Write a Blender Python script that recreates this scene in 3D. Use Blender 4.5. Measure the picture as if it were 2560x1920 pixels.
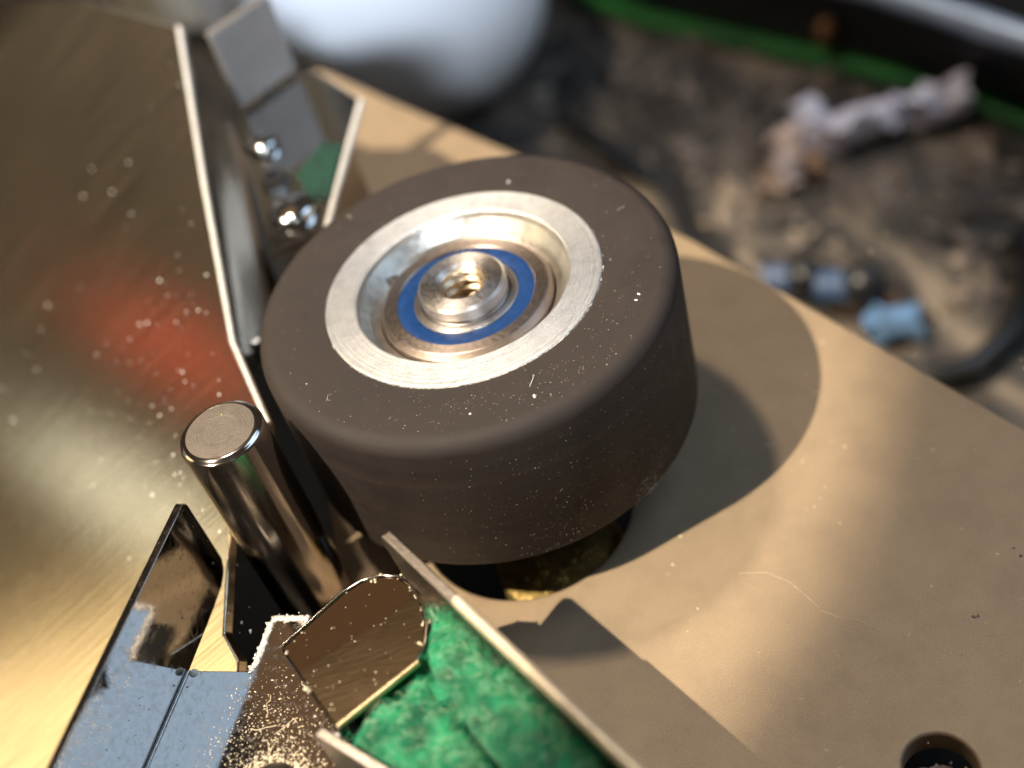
import bpy, bmesh, math, random
from mathutils import Vector, Matrix, noise
from mathutils.geometry import delaunay_2d_cdt

S = 0.001                      # every mesh is written in millimetres; roots carry this scale
for o in list(bpy.data.objects):
    bpy.data.objects.remove(o)
sc = bpy.context.scene
COL = sc.collection
R = math.radians
rnd = random.Random(7)

# ------------------------------------------------------------------ camera
FPX = 3079.56
cam_d = bpy.data.cameras.new('camera')
cam_d.sensor_width = 36.0
cam_d.lens = 36.0 * FPX / 2560.0
cam_d.clip_start = 0.004
cam_d.clip_end = 20.0
cam = bpy.data.objects.new('camera', cam_d)
COL.objects.link(cam)
rot = (Matrix.Rotation(-0.0181, 4, 'Z') @ Matrix.Rotation(0.7873, 4, 'X') @ Matrix.Rotation(-0.3090, 4, 'Z'))
cam.matrix_world = Matrix.Translation(Vector((0.0, -83.296, 91.5375)) * S) @ rot
cam_d.dof.use_dof = True
cam_d.dof.focus_distance = 0.0995
cam_d.dof.aperture_fstop = cam_d.lens / 3.1
sc.camera = cam

# ------------------------------------------------------------------ world, lamps, exposure
w = bpy.data.worlds.new('World')
sc.world = w
w.use_nodes = True
bg = w.node_tree.nodes['Background']
bg.inputs[0].default_value = (1.0, 0.80, 0.62, 1)
bg.inputs[1].default_value = 0.052

def lamp(name, kind, loc, aim, power, colour, size=0.004, **kw):
    d = bpy.data.lights.new(name, kind)
    d.energy = power
    d.color = colour
    if kind == 'AREA':
        d.shape = 'RECTANGLE'
        d.size, d.size_y = size
    else:
        d.shadow_soft_size = size
    for k, v in kw.items():
        setattr(d, k, v)
    o = bpy.data.objects.new(name, d)
    COL.objects.link(o)
    o.location = Vector(loc) * S
    dirv = (Vector(aim) - Vector(loc)).normalized()
    o.rotation_euler = dirv.to_track_quat('-Z', 'Y').to_euler()
    return o

def away(aim, az, el, dist):
    """point the light comes from, for light that travels towards azimuth az and down at el"""
    return (aim[0] - math.cos(R(az)) * math.cos(R(el)) * dist,
            aim[1] - math.sin(R(az)) * math.cos(R(el)) * dist,
            aim[2] + math.sin(R(el)) * dist)

AIM_A = (-37.6, 19.2, 0)
lamp('key_lamp', 'SPOT', away(AIM_A, 20, 60.8, 800), AIM_A, 60, (1.0, 0.86, 0.66), 0.0045, spot_size=R(10.15), spot_blend=0.085)
AIM_B = (10, 10, 0)
lamp('second_lamp', 'SPOT', away(AIM_B, -57, 69.5, 900), AIM_B, 14, (1.0, 0.84, 0.67), 0.034, spot_size=R(70), spot_blend=0.3)
lamp('window_lamp', 'AREA', (390, 10, 480), (0, 0, 10), 1.25, (0.56, 0.76, 1.0), (0.36, 0.36))
AIM_W = (-6, 186, 15)
lamp('housing_fill', 'SPOT', (40, -380, 200), AIM_W, 30, (0.80, 0.89, 1.0), 0.03, spot_size=R(11.5), spot_blend=0.3)  # added fill with no seen source, brightens the white housing

lamp('prop_fill', 'SPOT', (120, -260, 380), (-308, 105, 70), 55, (1.0, 0.90, 0.72), 0.03, spot_size=R(22), spot_blend=0.4)  # added light for the unseen props that reflect in the cover
lamp('brown_reflection_fill', 'AREA', (-105, 300, 500), (-18, -28, 12), 0.026, (1.0, 0.52, 0.22), (0.15, 0.22))  # added warm area, no real source, tints the shield's reflection brown
vs = sc.view_settings
vs.view_transform = 'Standard'
vs.look = 'None'
vs.exposure = 0.0
vs.gamma = 1.0
sc.render.engine = 'CYCLES'
sc.cycles.use_denoising = True
sc.cycles.max_bounces = 10
sc.cycles.glossy_bounces = 6
sc.cycles.sample_clamp_indirect = 6.0
sc.cycles.blur_glossy = 0.3

# ------------------------------------------------------------------ object helpers
def put(o, label=None, cat=None, group=None, kind=None):
    if label: o['label'] = label
    if cat: o['category'] = cat
    if group: o['group'] = group
    if kind: o['kind'] = kind
    return o

def thing(name, label, cat, base=(0, 0, 0), group=None):
    o = bpy.data.objects.new(name, None)
    o.empty_display_size = 3
    COL.objects.link(o)
    o.location = Vector(base) * S
    o.scale = (S, S, S)
    o['_b'] = list(base)
    return put(o, label, cat, group)

def absbase(par):
    b = Vector((0, 0, 0))
    while par is not None:
        b += Vector(par.get('_b', (0, 0, 0)))
        par = par.parent
    return b

def mesh(name, vf, mat, parent=None, smooth=None, bevel=None, base=None, kind=None, segs=2):
    """vf = (verts in absolute mm, faces); parent None makes a top-level mesh whose origin is base"""
    V, F = vf
    b = absbase(parent) if parent is not None else Vector(base or (0, 0, 0))
    me = bpy.data.meshes.new(name)
    me.from_pydata([(v[0] - b.x, v[1] - b.y, v[2] - b.z) for v in V], [], F)
    me.validate()
    bm = bmesh.new(); bm.from_mesh(me)
    bmesh.ops.remove_doubles(bm, verts=bm.verts, dist=1e-5)
    bmesh.ops.recalc_face_normals(bm, faces=bm.faces)
    bm.to_mesh(me); bm.free()
    if smooth is not None:
        me.polygons.foreach_set('use_smooth', [True] * len(me.polygons))
        me.set_sharp_from_angle(angle=R(smooth))
    o = bpy.data.objects.new(name, me)
    COL.objects.link(o)
    if mat: me.materials.append(mat)
    if parent is not None:
        o.parent = parent
    else:
        o.location = b * S
        o.scale = (S, S, S)
        o['_b'] = list(b)
    if bevel:
        me.polygons.foreach_set('use_smooth', [True] * len(me.polygons))
        m = o.modifiers.new('edge', 'BEVEL')
        m.width = bevel; m.segments = segs; m.limit_method = 'ANGLE'; m.angle_limit = R(32)
        m.harden_normals = True
    if kind: o['kind'] = kind
    return o

def join(*parts):
    V, F = [], []
    for v, f in parts:
        n = len(V)
        V += list(v)
        F += [tuple(i + n for i in q) for q in f]
    return V, F

def lathe(prof, n=96, c=(0, 0, 0), closed=True):
    """prof: list of (r, z); closed joins last to first"""
    V, F = [], []
    for i in range(n):
        a = 2 * math.pi * i / n
        for r, z in prof:
            V.append((c[0] + r * math.cos(a), c[1] + r * math.sin(a), c[2] + z))
    m = len(prof)
    for i in range(n):
        j = (i + 1) % n
        for k in range(m if closed else m - 1):
            l = (k + 1) % m
            F.append((i * m + k, j * m + k, j * m + l, i * m + l))
    return V, F

def box(x0, x1, y0, y1, z0, z1):
    V = [(x, y, z) for z in (z0, z1) for y in (y0, y1) for x in (x0, x1)]
    return V, [(0, 2, 3, 1), (4, 5, 7, 6), (0, 1, 5, 4), (1, 3, 7, 5), (3, 2, 6, 7), (2, 0, 4, 6)]

def slab(loops, top, thick, frame=None):
    """extruded polygon with holes. loops: list of 2D loops, first is the outline. frame(x,y,h) -> 3D point (h is 0 at the top, -thick below)"""
    if frame is None:
        frame = lambda x, y, h: (x, y, top + h)
    flat = [pt for lp in loops for pt in lp]
    n = len(flat)
    E, s = [], 0
    for lp in loops:
        E += [(s + i, s + (i + 1) % len(lp)) for i in range(len(lp))]
        s += len(lp)
    ov, _e, of, orig = delaunay_2d_cdt([Vector(p) for p in flat], E, [], 0, 1e-6)[:4]
    def inside(x, y, lp):
        c = False
        for i in range(len(lp)):
            (xi, yi), (xj, yj) = lp[i], lp[i - 1]
            if (yi > y) != (yj > y) and x < (xj - xi) * (y - yi) / (yj - yi) + xi: c = not c
        return c
    tess = []
    for t in of:
        gx = sum(ov[i].x for i in t) / 3; gy = sum(ov[i].y for i in t) / 3
        if inside(gx, gy, loops[0]) and not any(inside(gx, gy, h) for h in loops[1:]):
            tess.append([orig[i][0] for i in t])
    V = [frame(x, y, 0) for x, y in flat] + [frame(x, y, -thick) for x, y in flat]
    F = [tuple(t) for t in tess] + [tuple(i + n for i in reversed(t)) for t in tess]
    s = 0
    for lp in loops:
        m = len(lp)
        for i in range(m):
            j = (i + 1) % m
            F.append((s + i, s + j, s + j + n, s + i + n))
        s += m
    return V, F

def circle(cx, cy, r, n=48, a0=0.0):
    return [(cx + r * math.cos(a0 + 2 * math.pi * i / n), cy + r * math.sin(a0 + 2 * math.pi * i / n)) for i in range(n)]

def tube(path, r, n=10):
    V, F = [], []
    P = [Vector(p) for p in path]
    rr = r if isinstance(r, (list, tuple)) else [r] * len(P)
    for i, p in enumerate(P):
        t = (P[min(i + 1, len(P) - 1)] - P[max(i - 1, 0)]).normalized()
        u = t.cross(Vector((0.13, 0.27, 1))).normalized(); v = t.cross(u)
        for k in range(n):
            a = 2 * math.pi * k / n
            V.append(tuple(p + (u * math.cos(a) + v * math.sin(a)) * rr[i]))
    for i in range(len(P) - 1):
        for k in range(n):
            l = (k + 1) % n
            F.append((i * n + k, i * n + l, (i + 1) * n + l, (i + 1) * n + k))
    F.append(tuple(range(n - 1, -1, -1)))
    F.append(tuple((len(P) - 1) * n + k for k in range(n)))
    return V, F

def speck(p, n, s, stretch=1.0, rng=rnd):
    """a small irregular crumb lying at p on a surface with normal n"""
    n = Vector(n).normalized()
    u = n.orthogonal().normalized(); v = n.cross(u)
    a = rng.uniform(0, 6.28)
    u, v = u * math.cos(a) + v * math.sin(a), -u * math.sin(a) + v * math.cos(a)
    p = Vector(p)
    k = 5
    V = [tuple(p + n * s * rng.uniform(0.45, 0.8))]
    for i in range(k):
        b = 6.283 * i / k
        q = s * rng.uniform(0.6, 1.15)
        V.append(tuple(p + u * math.cos(b) * q * stretch + v * math.sin(b) * q - n * s * 0.15))
    F = [(0, 1 + i, 1 + (i + 1) % k) for i in range(k)] + [tuple(range(k, 0, -1))]
    return V, F

def fibre(p, d, w, bend, n=(0, 0, 1), segs=3, rng=rnd):
    """thin curved strand, three-sided"""
    p = Vector(p); d = Vector(d); n = Vector(n).normalized()
    side = d.cross(n).normalized() if d.cross(n).length > 1e-6 else n.orthogonal()
    V, F = [], []
    for i in range(segs + 1):
        t = i / segs
        c = p + d * t + side * bend * math.sin(t * 2.6) + n * (0.18 * d.length * math.sin(3.14 * t))
        ww = w * (1 - 0.5 * t)
        V += [tuple(c + side * ww), tuple(c - side * ww), tuple(c + n * ww * 1.3)]
    for i in range(segs):
        a, b = i * 3, i * 3 + 3
        for k in range(3):
            l = (k + 1) % 3
            F.append((a + k, a + l, b + l, b + k))
    return V, F

# ------------------------------------------------------------------ material helpers
class NT:
    def __init__(self, name):
        self.m = bpy.data.materials.new(name)
        self.m.use_nodes = True
        self.t = self.m.node_tree
        self.b = self.t.nodes['Principled BSDF']
        self.c = self.t.nodes.new('ShaderNodeTexCoord').outputs['Object']
    def n(self, kind, **kw):
        nd = self.t.nodes.new(kind)
        for k, v in kw.items(): setattr(nd, k, v)
        return nd
    def l(self, a, b): self.t.links.new(a, b)
    def coord(self, scale=(1, 1, 1), rot=(0, 0, 0)):
        mp = self.n('ShaderNodeMapping')
        mp.inputs['Scale'].default_value = scale
        mp.inputs['Rotation'].default_value = rot
        self.l(self.c, mp.inputs[0])
        return mp.outputs[0]
    def noise(self, scale=1.0, detail=3.0, rough=0.55, vec=None, dist=0.0):
        nd = self.n('ShaderNodeTexNoise')
        nd.inputs['Scale'].default_value = scale
        nd.inputs['Detail'].default_value = detail
        nd.inputs['Roughness'].default_value = rough
        nd.inputs['Distortion'].default_value = dist
        self.l(vec if vec is not None else self.c, nd.inputs['Vector'])
        return nd.outputs['Fac']
    def ramp(self, fac, stops, interp='LINEAR'):
        nd = self.n('ShaderNodeValToRGB')
        nd.color_ramp.interpolation = interp
        e = nd.color_ramp.elements
        while len(e) < len(stops): e.new(0.5)
        for i, (p, c) in enumerate(stops):
            e[i].position = p
            e[i].color = (c, c, c, 1) if isinstance(c, (int, float)) else (*c, 1)
        self.l(fac, nd.inputs[0])
        return nd.outputs[0]
    def mix(self, fac, a, b, blend='MIX'):
        nd = self.n('ShaderNodeMix', data_type='RGBA', blend_type=blend)
        for s, v in ((0, fac), (6, a), (7, b)):
            if isinstance(v, bpy.types.NodeSocket): self.l(v, nd.inputs[s])
            elif s == 0: nd.inputs[0].default_value = v
            else: nd.inputs[s].default_value = (*v, 1)
        return nd.outputs[2]
    def math(self, op, a, b=0.0):
        nd = self.n('ShaderNodeMath', operation=op)
        for i, v in enumerate((a, b)):
            if isinstance(v, bpy.types.NodeSocket): self.l(v, nd.inputs[i])
            else: nd.inputs[i].default_value = v
        return nd.outputs[0]
    def bump(self, h, dist, strength=1.0, prev=None):
        nd = self.n('ShaderNodeBump')
        nd.inputs['Strength'].default_value = strength
        nd.inputs['Distance'].default_value = dist * S
        self.l(h, nd.inputs['Height'])
        if prev is not None: self.l(prev, nd.inputs['Normal'])
        return nd.outputs[0]
    def set(self, **kw):
        for k, v in kw.items():
            s = self.b.inputs[k.replace('_', ' ')]
            if isinstance(v, bpy.types.NodeSocket): self.l(v, s)
            elif isinstance(v, tuple) and len(v) == 3 and s.type == 'RGBA': s.default_value = (*v, 1)
            else: s.default_value = v
        return self

def m_plain(name, col, rough=0.5, metal=0.0, var=0.15, vs_=0.4, bumpd=0.0, bs=6.0):
    m = NT(name)
    n = m.noise(vs_, 4)
    c = m.mix(m.ramp(n, [(0.3, 0.0), (0.7, 1.0)]), tuple(x * (1 - var) for x in col), tuple(min(1, x * (1 + var)) for x in col))
    m.set(Base_Color=c, Roughness=rough, Metallic=metal)
    if bumpd: m.set(Normal=m.bump(m.noise(bs, 3), bumpd))
    return m.m

def m_deck():
    m = NT('bronze_paint')
    big = m.noise(0.05, 3)
    fine = m.noise(11.0, 3, 0.7)
    flake = m.ramp(m.noise(9.0, 1, 0.5), [(0.30, 0.0), (0.75, 1.0)])
    c = m.mix(big, (0.295, 0.205, 0.122), (0.35, 0.248, 0.152))
    c = m.mix(m.math('MULTIPLY', flake, 0.45), c, (0.56, 0.45, 0.31))
    grime = m.ramp(m.noise(0.16, 5, 0.7), [(0.42, 0.0), (0.72, 1.0)])
    c = m.mix(m.math('MULTIPLY', grime, 0.35), c, (0.20, 0.145, 0.10))
    dark = m.ramp(m.noise(0.55, 6, 0.75), [(0.69, 0.0), (0.73, 1.0)])
    c = m.mix(m.math('MULTIPLY', dark, 0.5), c, (0.10, 0.06, 0.055))
    rg = m.ramp(m.noise(0.35, 5, 0.7), [(0.3, 0.40), (0.75, 0.55)])
    nb = m.bump(fine, 0.04)
    m.set(Base_Color=c, Metallic=0.32, Roughness=rg, Normal=nb)
    return m.m

def m_rubber(name='worn_rubber', k=1.0):
    m = NT(name)
    n1 = m.noise(0.35, 4)
    c = m.mix(n1, (0.019 * k, 0.0155 * k, 0.0145 * k), (0.029 * k, 0.023 * k, 0.021 * k))
    sp = m.ramp(m.noise(13, 2, 0.6), [(0.66, 0.0), (0.76, 1.0)])
    c = m.mix(m.math('MULTIPLY', sp, 0.25), c, (0.20, 0.165, 0.135))
    # fine rings left by grinding
    xy = m.n('ShaderNodeVectorMath', operation='MULTIPLY'); m.l(m.c, xy.inputs[0]); xy.inputs[1].default_value = (1, 1, 0)
    ln = m.n('ShaderNodeVectorMath', operation='LENGTH'); m.l(xy.outputs[0], ln.inputs[0])
    cz = m.n('ShaderNodeSeparateXYZ'); m.l(m.c, cz.inputs[0])
    cb = m.n('ShaderNodeCombineXYZ'); m.l(ln.outputs[1], cb.inputs[0]); m.l(cz.outputs[2], cb.inputs[1])
    rings = m.noise(2.2, 4, 0.6, cb.outputs[0])
    c = m.mix(m.math('MULTIPLY', m.ramp(rings, [(0.35, 0.0), (0.65, 1.0)]), 0.14), c, (0.042, 0.034, 0.030))
    cv = m.n('ShaderNodeCombineXYZ'); m.l(cz.outputs[2], cv.inputs[0])
    band = m.ramp(m.noise(0.5, 4, 0.7, cv.outputs[0]), [(0.40, 0.0), (0.62, 1.0)])
    c = m.mix(m.math('MULTIPLY', band, 0.30), c, (0.075, 0.048, 0.036))
    sc_ = m.ramp(m.noise(0.22, 5, 0.7), [(0.5, 0.0), (0.7, 1.0)])
    c = m.mix(m.math('MULTIPLY', sc_, 0.4), c, (0.022, 0.018, 0.017))
    nb = m.bump(m.noise(9, 4, 0.75), 0.06)
    nb = m.bump(rings, 0.012, 1.0, nb)
    m.set(Base_Color=c, Roughness=m.ramp(sc_, [(0.0, 0.62), (1.0, 0.46)]), Normal=nb, Specular_IOR_Level=0.30)
    return m.m

def m_turned(name, col, rough=0.3, ring=6.0, depth=0.012, aniso=0.5, dirt=0.25, metal=1.0, grain=0.8):
    """lathe-turned metal: fine concentric lines round the local z axis"""
    m = NT(name)
    xy = m.n('ShaderNodeVectorMath', operation='MULTIPLY'); m.l(m.c, xy.inputs[0]); xy.inputs[1].default_value = (1, 1, 0)
    ln = m.n('ShaderNodeVectorMath', operation='LENGTH'); m.l(xy.outputs[0], ln.inputs[0])
    cz = m.n('ShaderNodeSeparateXYZ'); m.l(m.c, cz.inputs[0])
    cb = m.n('ShaderNodeCombineXYZ'); m.l(ln.outputs[1], cb.inputs[0]); m.l(cz.outputs[2], cb.inputs[1])
    rings = m.noise(ring, 4, 0.7, cb.outputs[0])
    stain = m.ramp(m.noise(0.8, 6, 0.7), [(0.45, 0.0), (0.75, 1.0)])
    c = m.mix(m.math('MULTIPLY', stain, dirt), col, tuple(x * 0.45 for x in col))
    pit = m.ramp(m.noise(7, 3, 0.6), [(0.60, 0.0), (0.70, 1.0)])
    rg = m.ramp(m.noise(2.5, 4, 0.7), [(0.3, rough * 0.8), (0.8, min(1, rough * 1.5))])
    nb = m.bump(rings, depth)
    nb = m.bump(m.noise(11, 3, 0.7), depth * grain, 1.0, nb)
    c = m.mix(m.math('MULTIPLY', pit, dirt * 0.8), c, tuple(min(1, x * 1.25) for x in col))
    tg = m.n('ShaderNodeTangent', direction_type='RADIAL', axis='Z')
    m.set(Base_Color=c, Metallic=metal, Roughness=rg, Normal=nb, Anisotropic=aniso, Anisotropic_Rotation=0.25)
    m.l(tg.outputs[0], m.b.inputs['Tangent'])
    return m.m

def m_chrome(name, col, rough=0.06, dirt=0.3, bump=0.006, scr=3.0, metal=1.0, pits=0.0, rv=0.22):
    m = NT(name)
    d = m.ramp(m.noise(1.6, 6, 0.75), [(0.48, 0.0), (0.78, 1.0)])
    c = m.mix(m.math('MULTIPLY', d, dirt), col, (0.20, 0.14, 0.09))
    rg = m.math('ADD', m.math('MULTIPLY', d, rv), rough)
    if pits:
        pt = m.ramp(m.noise(2.6, 3, 0.5, m.coord((1, 1, 2.2))), [(0.70, 0.0), (0.735, 1.0)])
        c = m.mix(m.math('MULTIPLY', pt, pits), c, (0.03, 0.025, 0.02))
        rg = m.math('ADD', rg, m.math('MULTIPLY', pt, 0.4))
    nb = m.bump(m.noise(scr, 4, 0.6), bump)
    m.set(Base_Color=c, Metallic=metal, Roughness=rg, Normal=nb)
    return m.m

def m_brushed(name, col, d, nrm, rough=0.22):
    """brushed sheet: grain runs along world direction d"""
    m = NT(name)
    d = Vector(d).normalized(); nrm = Vector(nrm).normalized(); s = nrm.cross(d)
    def dot(v):
        nd = m.n('ShaderNodeVectorMath', operation='DOT_PRODUCT'); m.l(m.c, nd.inputs[0]); nd.inputs[1].default_value = tuple(v)
        return nd.outputs['Value']
    cb = m.n('ShaderNodeCombineXYZ')
    m.l(m.math('MULTIPLY', dot(d), 0.06), cb.inputs[0]); m.l(m.math('MULTIPLY', dot(s), 3.2), cb.inputs[1])
    g = m.noise(1.0, 4, 0.65, cb.outputs[0])
    c = m.mix(m.ramp(g, [(0.3, 0.0), (0.7, 1.0)]), tuple(x * 0.58 for x in col), col)
    tan = m.n('ShaderNodeCombineXYZ')
    for i in range(3): tan.inputs[i].default_value = s[i]
    rg = m.ramp(g, [(0.25, rough * 0.75), (0.75, rough * 1.3)])
    nb = m.bump(g, 0.016)
    m.set(Base_Color=c, Metallic=1.0, Roughness=rg, Anisotropic=0.6, Normal=nb)
    m.l(tan.outputs[0], m.b.inputs['Tangent'])
    b2 = m.n('ShaderNodeBsdfPrincipled')
    m.l(c, b2.inputs['Base Color']); b2.inputs['Metallic'].default_value = 1.0
    b2.inputs['Roughness'].default_value = 0.15; b2.inputs['Anisotropic'].default_value = 0.6
    m.l(tan.outputs[0], b2.inputs['Tangent']); m.l(nb, b2.inputs['Normal'])
    mx = m.n('ShaderNodeMixShader'); mx.inputs[0].default_value = 0.90
    m.l(m.b.outputs[0], mx.inputs[1]); m.l(b2.outputs[0], mx.inputs[2])
    m.l(mx.outputs[0], m.t.nodes['Material Output'].inputs['Surface'])
    return m.m

def m_felt(name, c0, c1):
    m = NT(name)
    n = m.noise(1.4, 5, 0.7, None, 1.2)
    c = m.mix(m.ramp(n, [(0.32, 0.0), (0.68, 1.0)]), c0, c1)
    gr = m.ramp(m.noise(0.5, 4, 0.7), [(0.52, 0.0), (0.75, 1.0)])
    c = m.mix(m.math('MULTIPLY', gr, 0.45), c, (0.22, 0.20, 0.13))
    m.set(Base_Color=c, Roughness=0.9, Specular_IOR_Level=0.15)
    m.set(Sheen_Weight=0.3)
    return m.m

def m_mottled(name, c0, c1, c2, sx=0.05, rough=0.6):
    m = NT(name)
    n = m.noise(sx, 5, 0.6, m.coord((1.5, 0.5, 1), (0, 0, R(-10))), 0.8)
    c = m.ramp(n, [(0.30, c0), (0.5, c1), (0.68, c2)])
    m.set(Base_Color=c, Roughness=rough)
    return m.m

M_DECK = m_deck()
M_RUB = m_rubber()
M_ALU = m_turned('turned_aluminium', (0.76, 0.76, 0.77), 0.36, 4.0, 0.09, 0.7, 0.5)
M_ALUIN = m_turned('turned_aluminium_bore', (0.79, 0.77, 0.71), 0.34, 5.0, 0.012, 0.2, 0.6)
M_RACE = m_turned('ground_bearing_steel', (0.40, 0.33, 0.29), 0.36, 3.0, 0.008, 0.6, 0.2)
M_NUT = m_turned('bright_turned_steel', (0.48, 0.445, 0.42), 0.42, 5.0, 0.010, 0.7, 0.04, 1.0, 0.0)
M_THREAD = m_turned('thread_steel', (0.58, 0.46, 0.32), 0.36, 4.0, 0.002, 0.1, 0.2, 1.0, 0.0)
M_SEAL = m_plain('blue_seal', (0.006, 0.034, 0.125), 0.34, 0.0, 0.25, 1.5, 0.01, 6)
def m_capstan():
    m = NT('ground_capstan_steel')
    sp = m.n('ShaderNodeSeparateXYZ'); m.l(m.c, sp.inputs[0])
    g = m.noise(1.0, 4, 0.7, m.coord((0.15, 0.15, 9.0)))
    st = m.ramp(m.noise(0.9, 6, 0.75), [(0.5, 0.0), (0.75, 1.0)])
    c = m.mix(m.math('MULTIPLY', st, 0.25), (0.52, 0.465, 0.42), (0.26, 0.18, 0.13))
    tz = m.n('ShaderNodeCombineXYZ'); tz.inputs[2].default_value = 1.0
    m.set(Base_Color=c, Metallic=1.0, Roughness=m.ramp(g, [(0.3, 0.13), (0.7, 0.20)]), Anisotropic=0.7)
    m.l(tz.outputs[0], m.b.inputs['Tangent'])
    return m.m
M_CAP = m_capstan()
M_CAPEND = m_turned('faced_capstan_end', (0.21, 0.175, 0.145), 0.42, 2.6, 0.10, 0.2, 0.5, 0.6)
M_SHIELD = m_chrome('nickel_shield_sheet', (0.40, 0.39, 0.38), 0.045, 0.45, 0.0014, 0.5, 1.0, 0.8, 0.28)
M_RISER = m_chrome('worn_nickel_sheet', (0.42, 0.37, 0.32), 0.12, 0.15, 0.0003, 0.5, 1.0, 0.0, 0.05)
def m_tongue():
    m = NT('worn_nickel_tongue')
    nd = m.n('ShaderNodeVectorMath', operation='DOT_PRODUCT'); m.l(m.c, nd.inputs[0]); nd.inputs[1].default_value = (0.32, -0.947, 0)
    w_ = m.math('ADD', m.math('SUBTRACT', nd.outputs['Value'], -2.6), m.math('MULTIPLY', m.math('SUBTRACT', m.noise(0.7, 4, 0.6), 0.5), 1.6))
    scuff_reflect = m.ramp(w_, [(0.0, 0.0), (0.6, 1.0)])
    scr = m.noise(1.0, 4, 0.7, m.coord((0.5, 7.0, 1), (0, 0, R(-65))))
    c = m.mix(scuff_reflect, (0.30, 0.25, 0.20), (0.12, 0.088, 0.052))  # brown half painted for a warm reflection, over real scratch wear
    rg = m.mix(scuff_reflect, (0.07, 0.07, 0.07), m.ramp(scr, [(0.3, 0.17), (0.7, 0.24)]))
    m.set(Base_Color=c, Metallic=1.0, Roughness=rg, Normal=m.bump(m.math('MULTIPLY', scr, scuff_reflect), 0.003))
    return m.m
M_TONGUE = m_tongue()
M_RIM = m_plain('gold_glint_rim', (0.80, 0.62, 0.36), 0.32, 0.9, 0.2, 1.5, 0.01, 4)  # gold colour stands in for the highlight on the tongue's front edge
M_EDGE = m_plain('raw_cut_edge', (0.72, 0.68, 0.62), 0.45, 0.4, 0.3, 3.0, 0.08, 6)
M_WALL = m_chrome('grey_sheet_metal', (0.36, 0.32, 0.28), 0.30, 0.6, 0.02, 2.0)
M_CREAM = m_plain('cream_edge', (0.70, 0.58, 0.42), 0.4, 0.3, 0.15, 1.0, 0.02, 5)
M_FELT = m_felt('green_felt', (0.006, 0.15, 0.068), (0.028, 0.38, 0.19))
M_FIB = m_plain('green_felt_fibre', (0.028, 0.34, 0.165), 0.85, 0.0, 0.6, 0.5)
M_FIB2 = m_plain('pale_felt_fibre', (0.40, 0.60, 0.40), 0.8, 0.0, 0.4, 0.8)
M_DUST = m_plain('pale_dust', (0.72, 0.62, 0.46), 0.7, 0.0, 0.3, 2.0)
M_DUSTW = m_plain('white_dust', (0.80, 0.78, 0.74), 0.7, 0.0, 0.2, 2.0)
M_DARK = m_plain('black_oxide', (0.018, 0.017, 0.016), 0.45, 0.2, 0.3, 0.5)
M_BRASS = m_plain('dusty_brass', (0.42, 0.30, 0.10), 0.45, 0.7, 0.4, 0.6, 0.08, 3)
M_CHROME = m_chrome('bright_chrome', (0.72, 0.72, 0.72), 0.05, 0.1, 0.002, 2)
M_BAR = m_chrome('brushed_chrome_bar', (0.50, 0.52, 0.56), 0.16, 0.15, 0.006, 2)
M_GREY = m_plain('grey_lacquer_block', (0.12, 0.112, 0.108), 0.42, 0.1, 0.15, 0.15)
M_MIRROR = m_chrome('mirror_sheet', (0.60, 0.59, 0.58), 0.05, 0.2, 0.003, 1)
M_LINT = m_plain('grey_lint', (0.20, 0.16, 0.14), 0.9, 0.0, 0.5, 1.5, 0.3, 2)

# ------------------------------------------------------------------ structure
H = 22.5          # height of the roller's upper face above the deck plate
HOLE = (-1.0, -8.0, 10.2)
SCREW = (22.6, -44.5, 2.75)
deck_out = [(-19.8, -75), (71, -75), (62.2, -56.8), (44.2, -17.6), (26.4, 21.1), (11.2, 49.1), (-2.1, 71.1), (-10.0, 84.6), (-15.0, 82.0), (-19.8, 74)]
deck = mesh('deck_plate', slab([deck_out, circle(*HOLE, 64), circle(*SCREW, 40)], 0.0, 2.6), M_DECK, base=(0, 0, 0), bevel=0.35, segs=3)
put(deck, kind='structure')
pan = mesh('chassis_floor', slab([[(-90, -90), (90, -90), (60, -40), (20, 45), (-60, 140), (-90, 140)]], -26, 2), M_DARK, base=(0, 0, -26))
put(pan, kind='structure')
M_DESK = m_mottled('dark_stained_wood', (0.008, 0.0075, 0.007), (0.042, 0.036, 0.032), (0.20, 0.16, 0.12), 0.075)
desk = mesh('desk_top', slab([[(-900, -500), (1200, -500), (1200, 1500), (-900, 1500)]], -52, 10), M_DESK, base=(0, 0, -52))
put(desk, kind='structure')
# scratches and crumbs on the deck paint
cr = []
r2 = random.Random(11)
for i in range(150):
    x, y = r2.uniform(4, 50), r2.uniform(-58, 22)
    if math.hypot(x, y) < 20: continue
    cr.append(speck((x, y, 0), (0, 0, 1), r2.choice((0.05, 0.06, 0.08, 0.1, 0.14)), r2.choice((1, 1, 1.6, 2.5)), r2))
mesh('dust_specks', join(*cr), M_DUST, deck, kind='stuff')
for x, y, sz in ((30.9, -33.7, 0.26), (31.25, -33.75, 0.2), (37.0, -28.9, 0.2), (37.1, -29.8, 0.24), (35.2, -25.2, 0.12), (31.0, -41.0, 0.12), (28.4, -36.5, 0.1)):
    mesh('dark_chip', speck((x, y, -0.02), (0, 0, 1), sz, 1.5, r2), M_LINT, deck)
for path in ([(15.0, -22.6), (17.2, -23.4), (18.6, -25.0), (19.4, -26.9), (19.9, -28.3)], [(19.9, -28.6), (21.2, -30.0), (22.6, -31.0), (23.6, -32.2)],
             [(21.0, -31.0), (21.8, -32.3)], [(35.0, -33.5), (37, -35.4), (39.5, -36.8)], [(34, -17), (36.6, -18.2)]):
    mesh('hair', tube([(x, y, 0.02) for x, y in path], 0.016, 5), M_DUST, deck)

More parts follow.
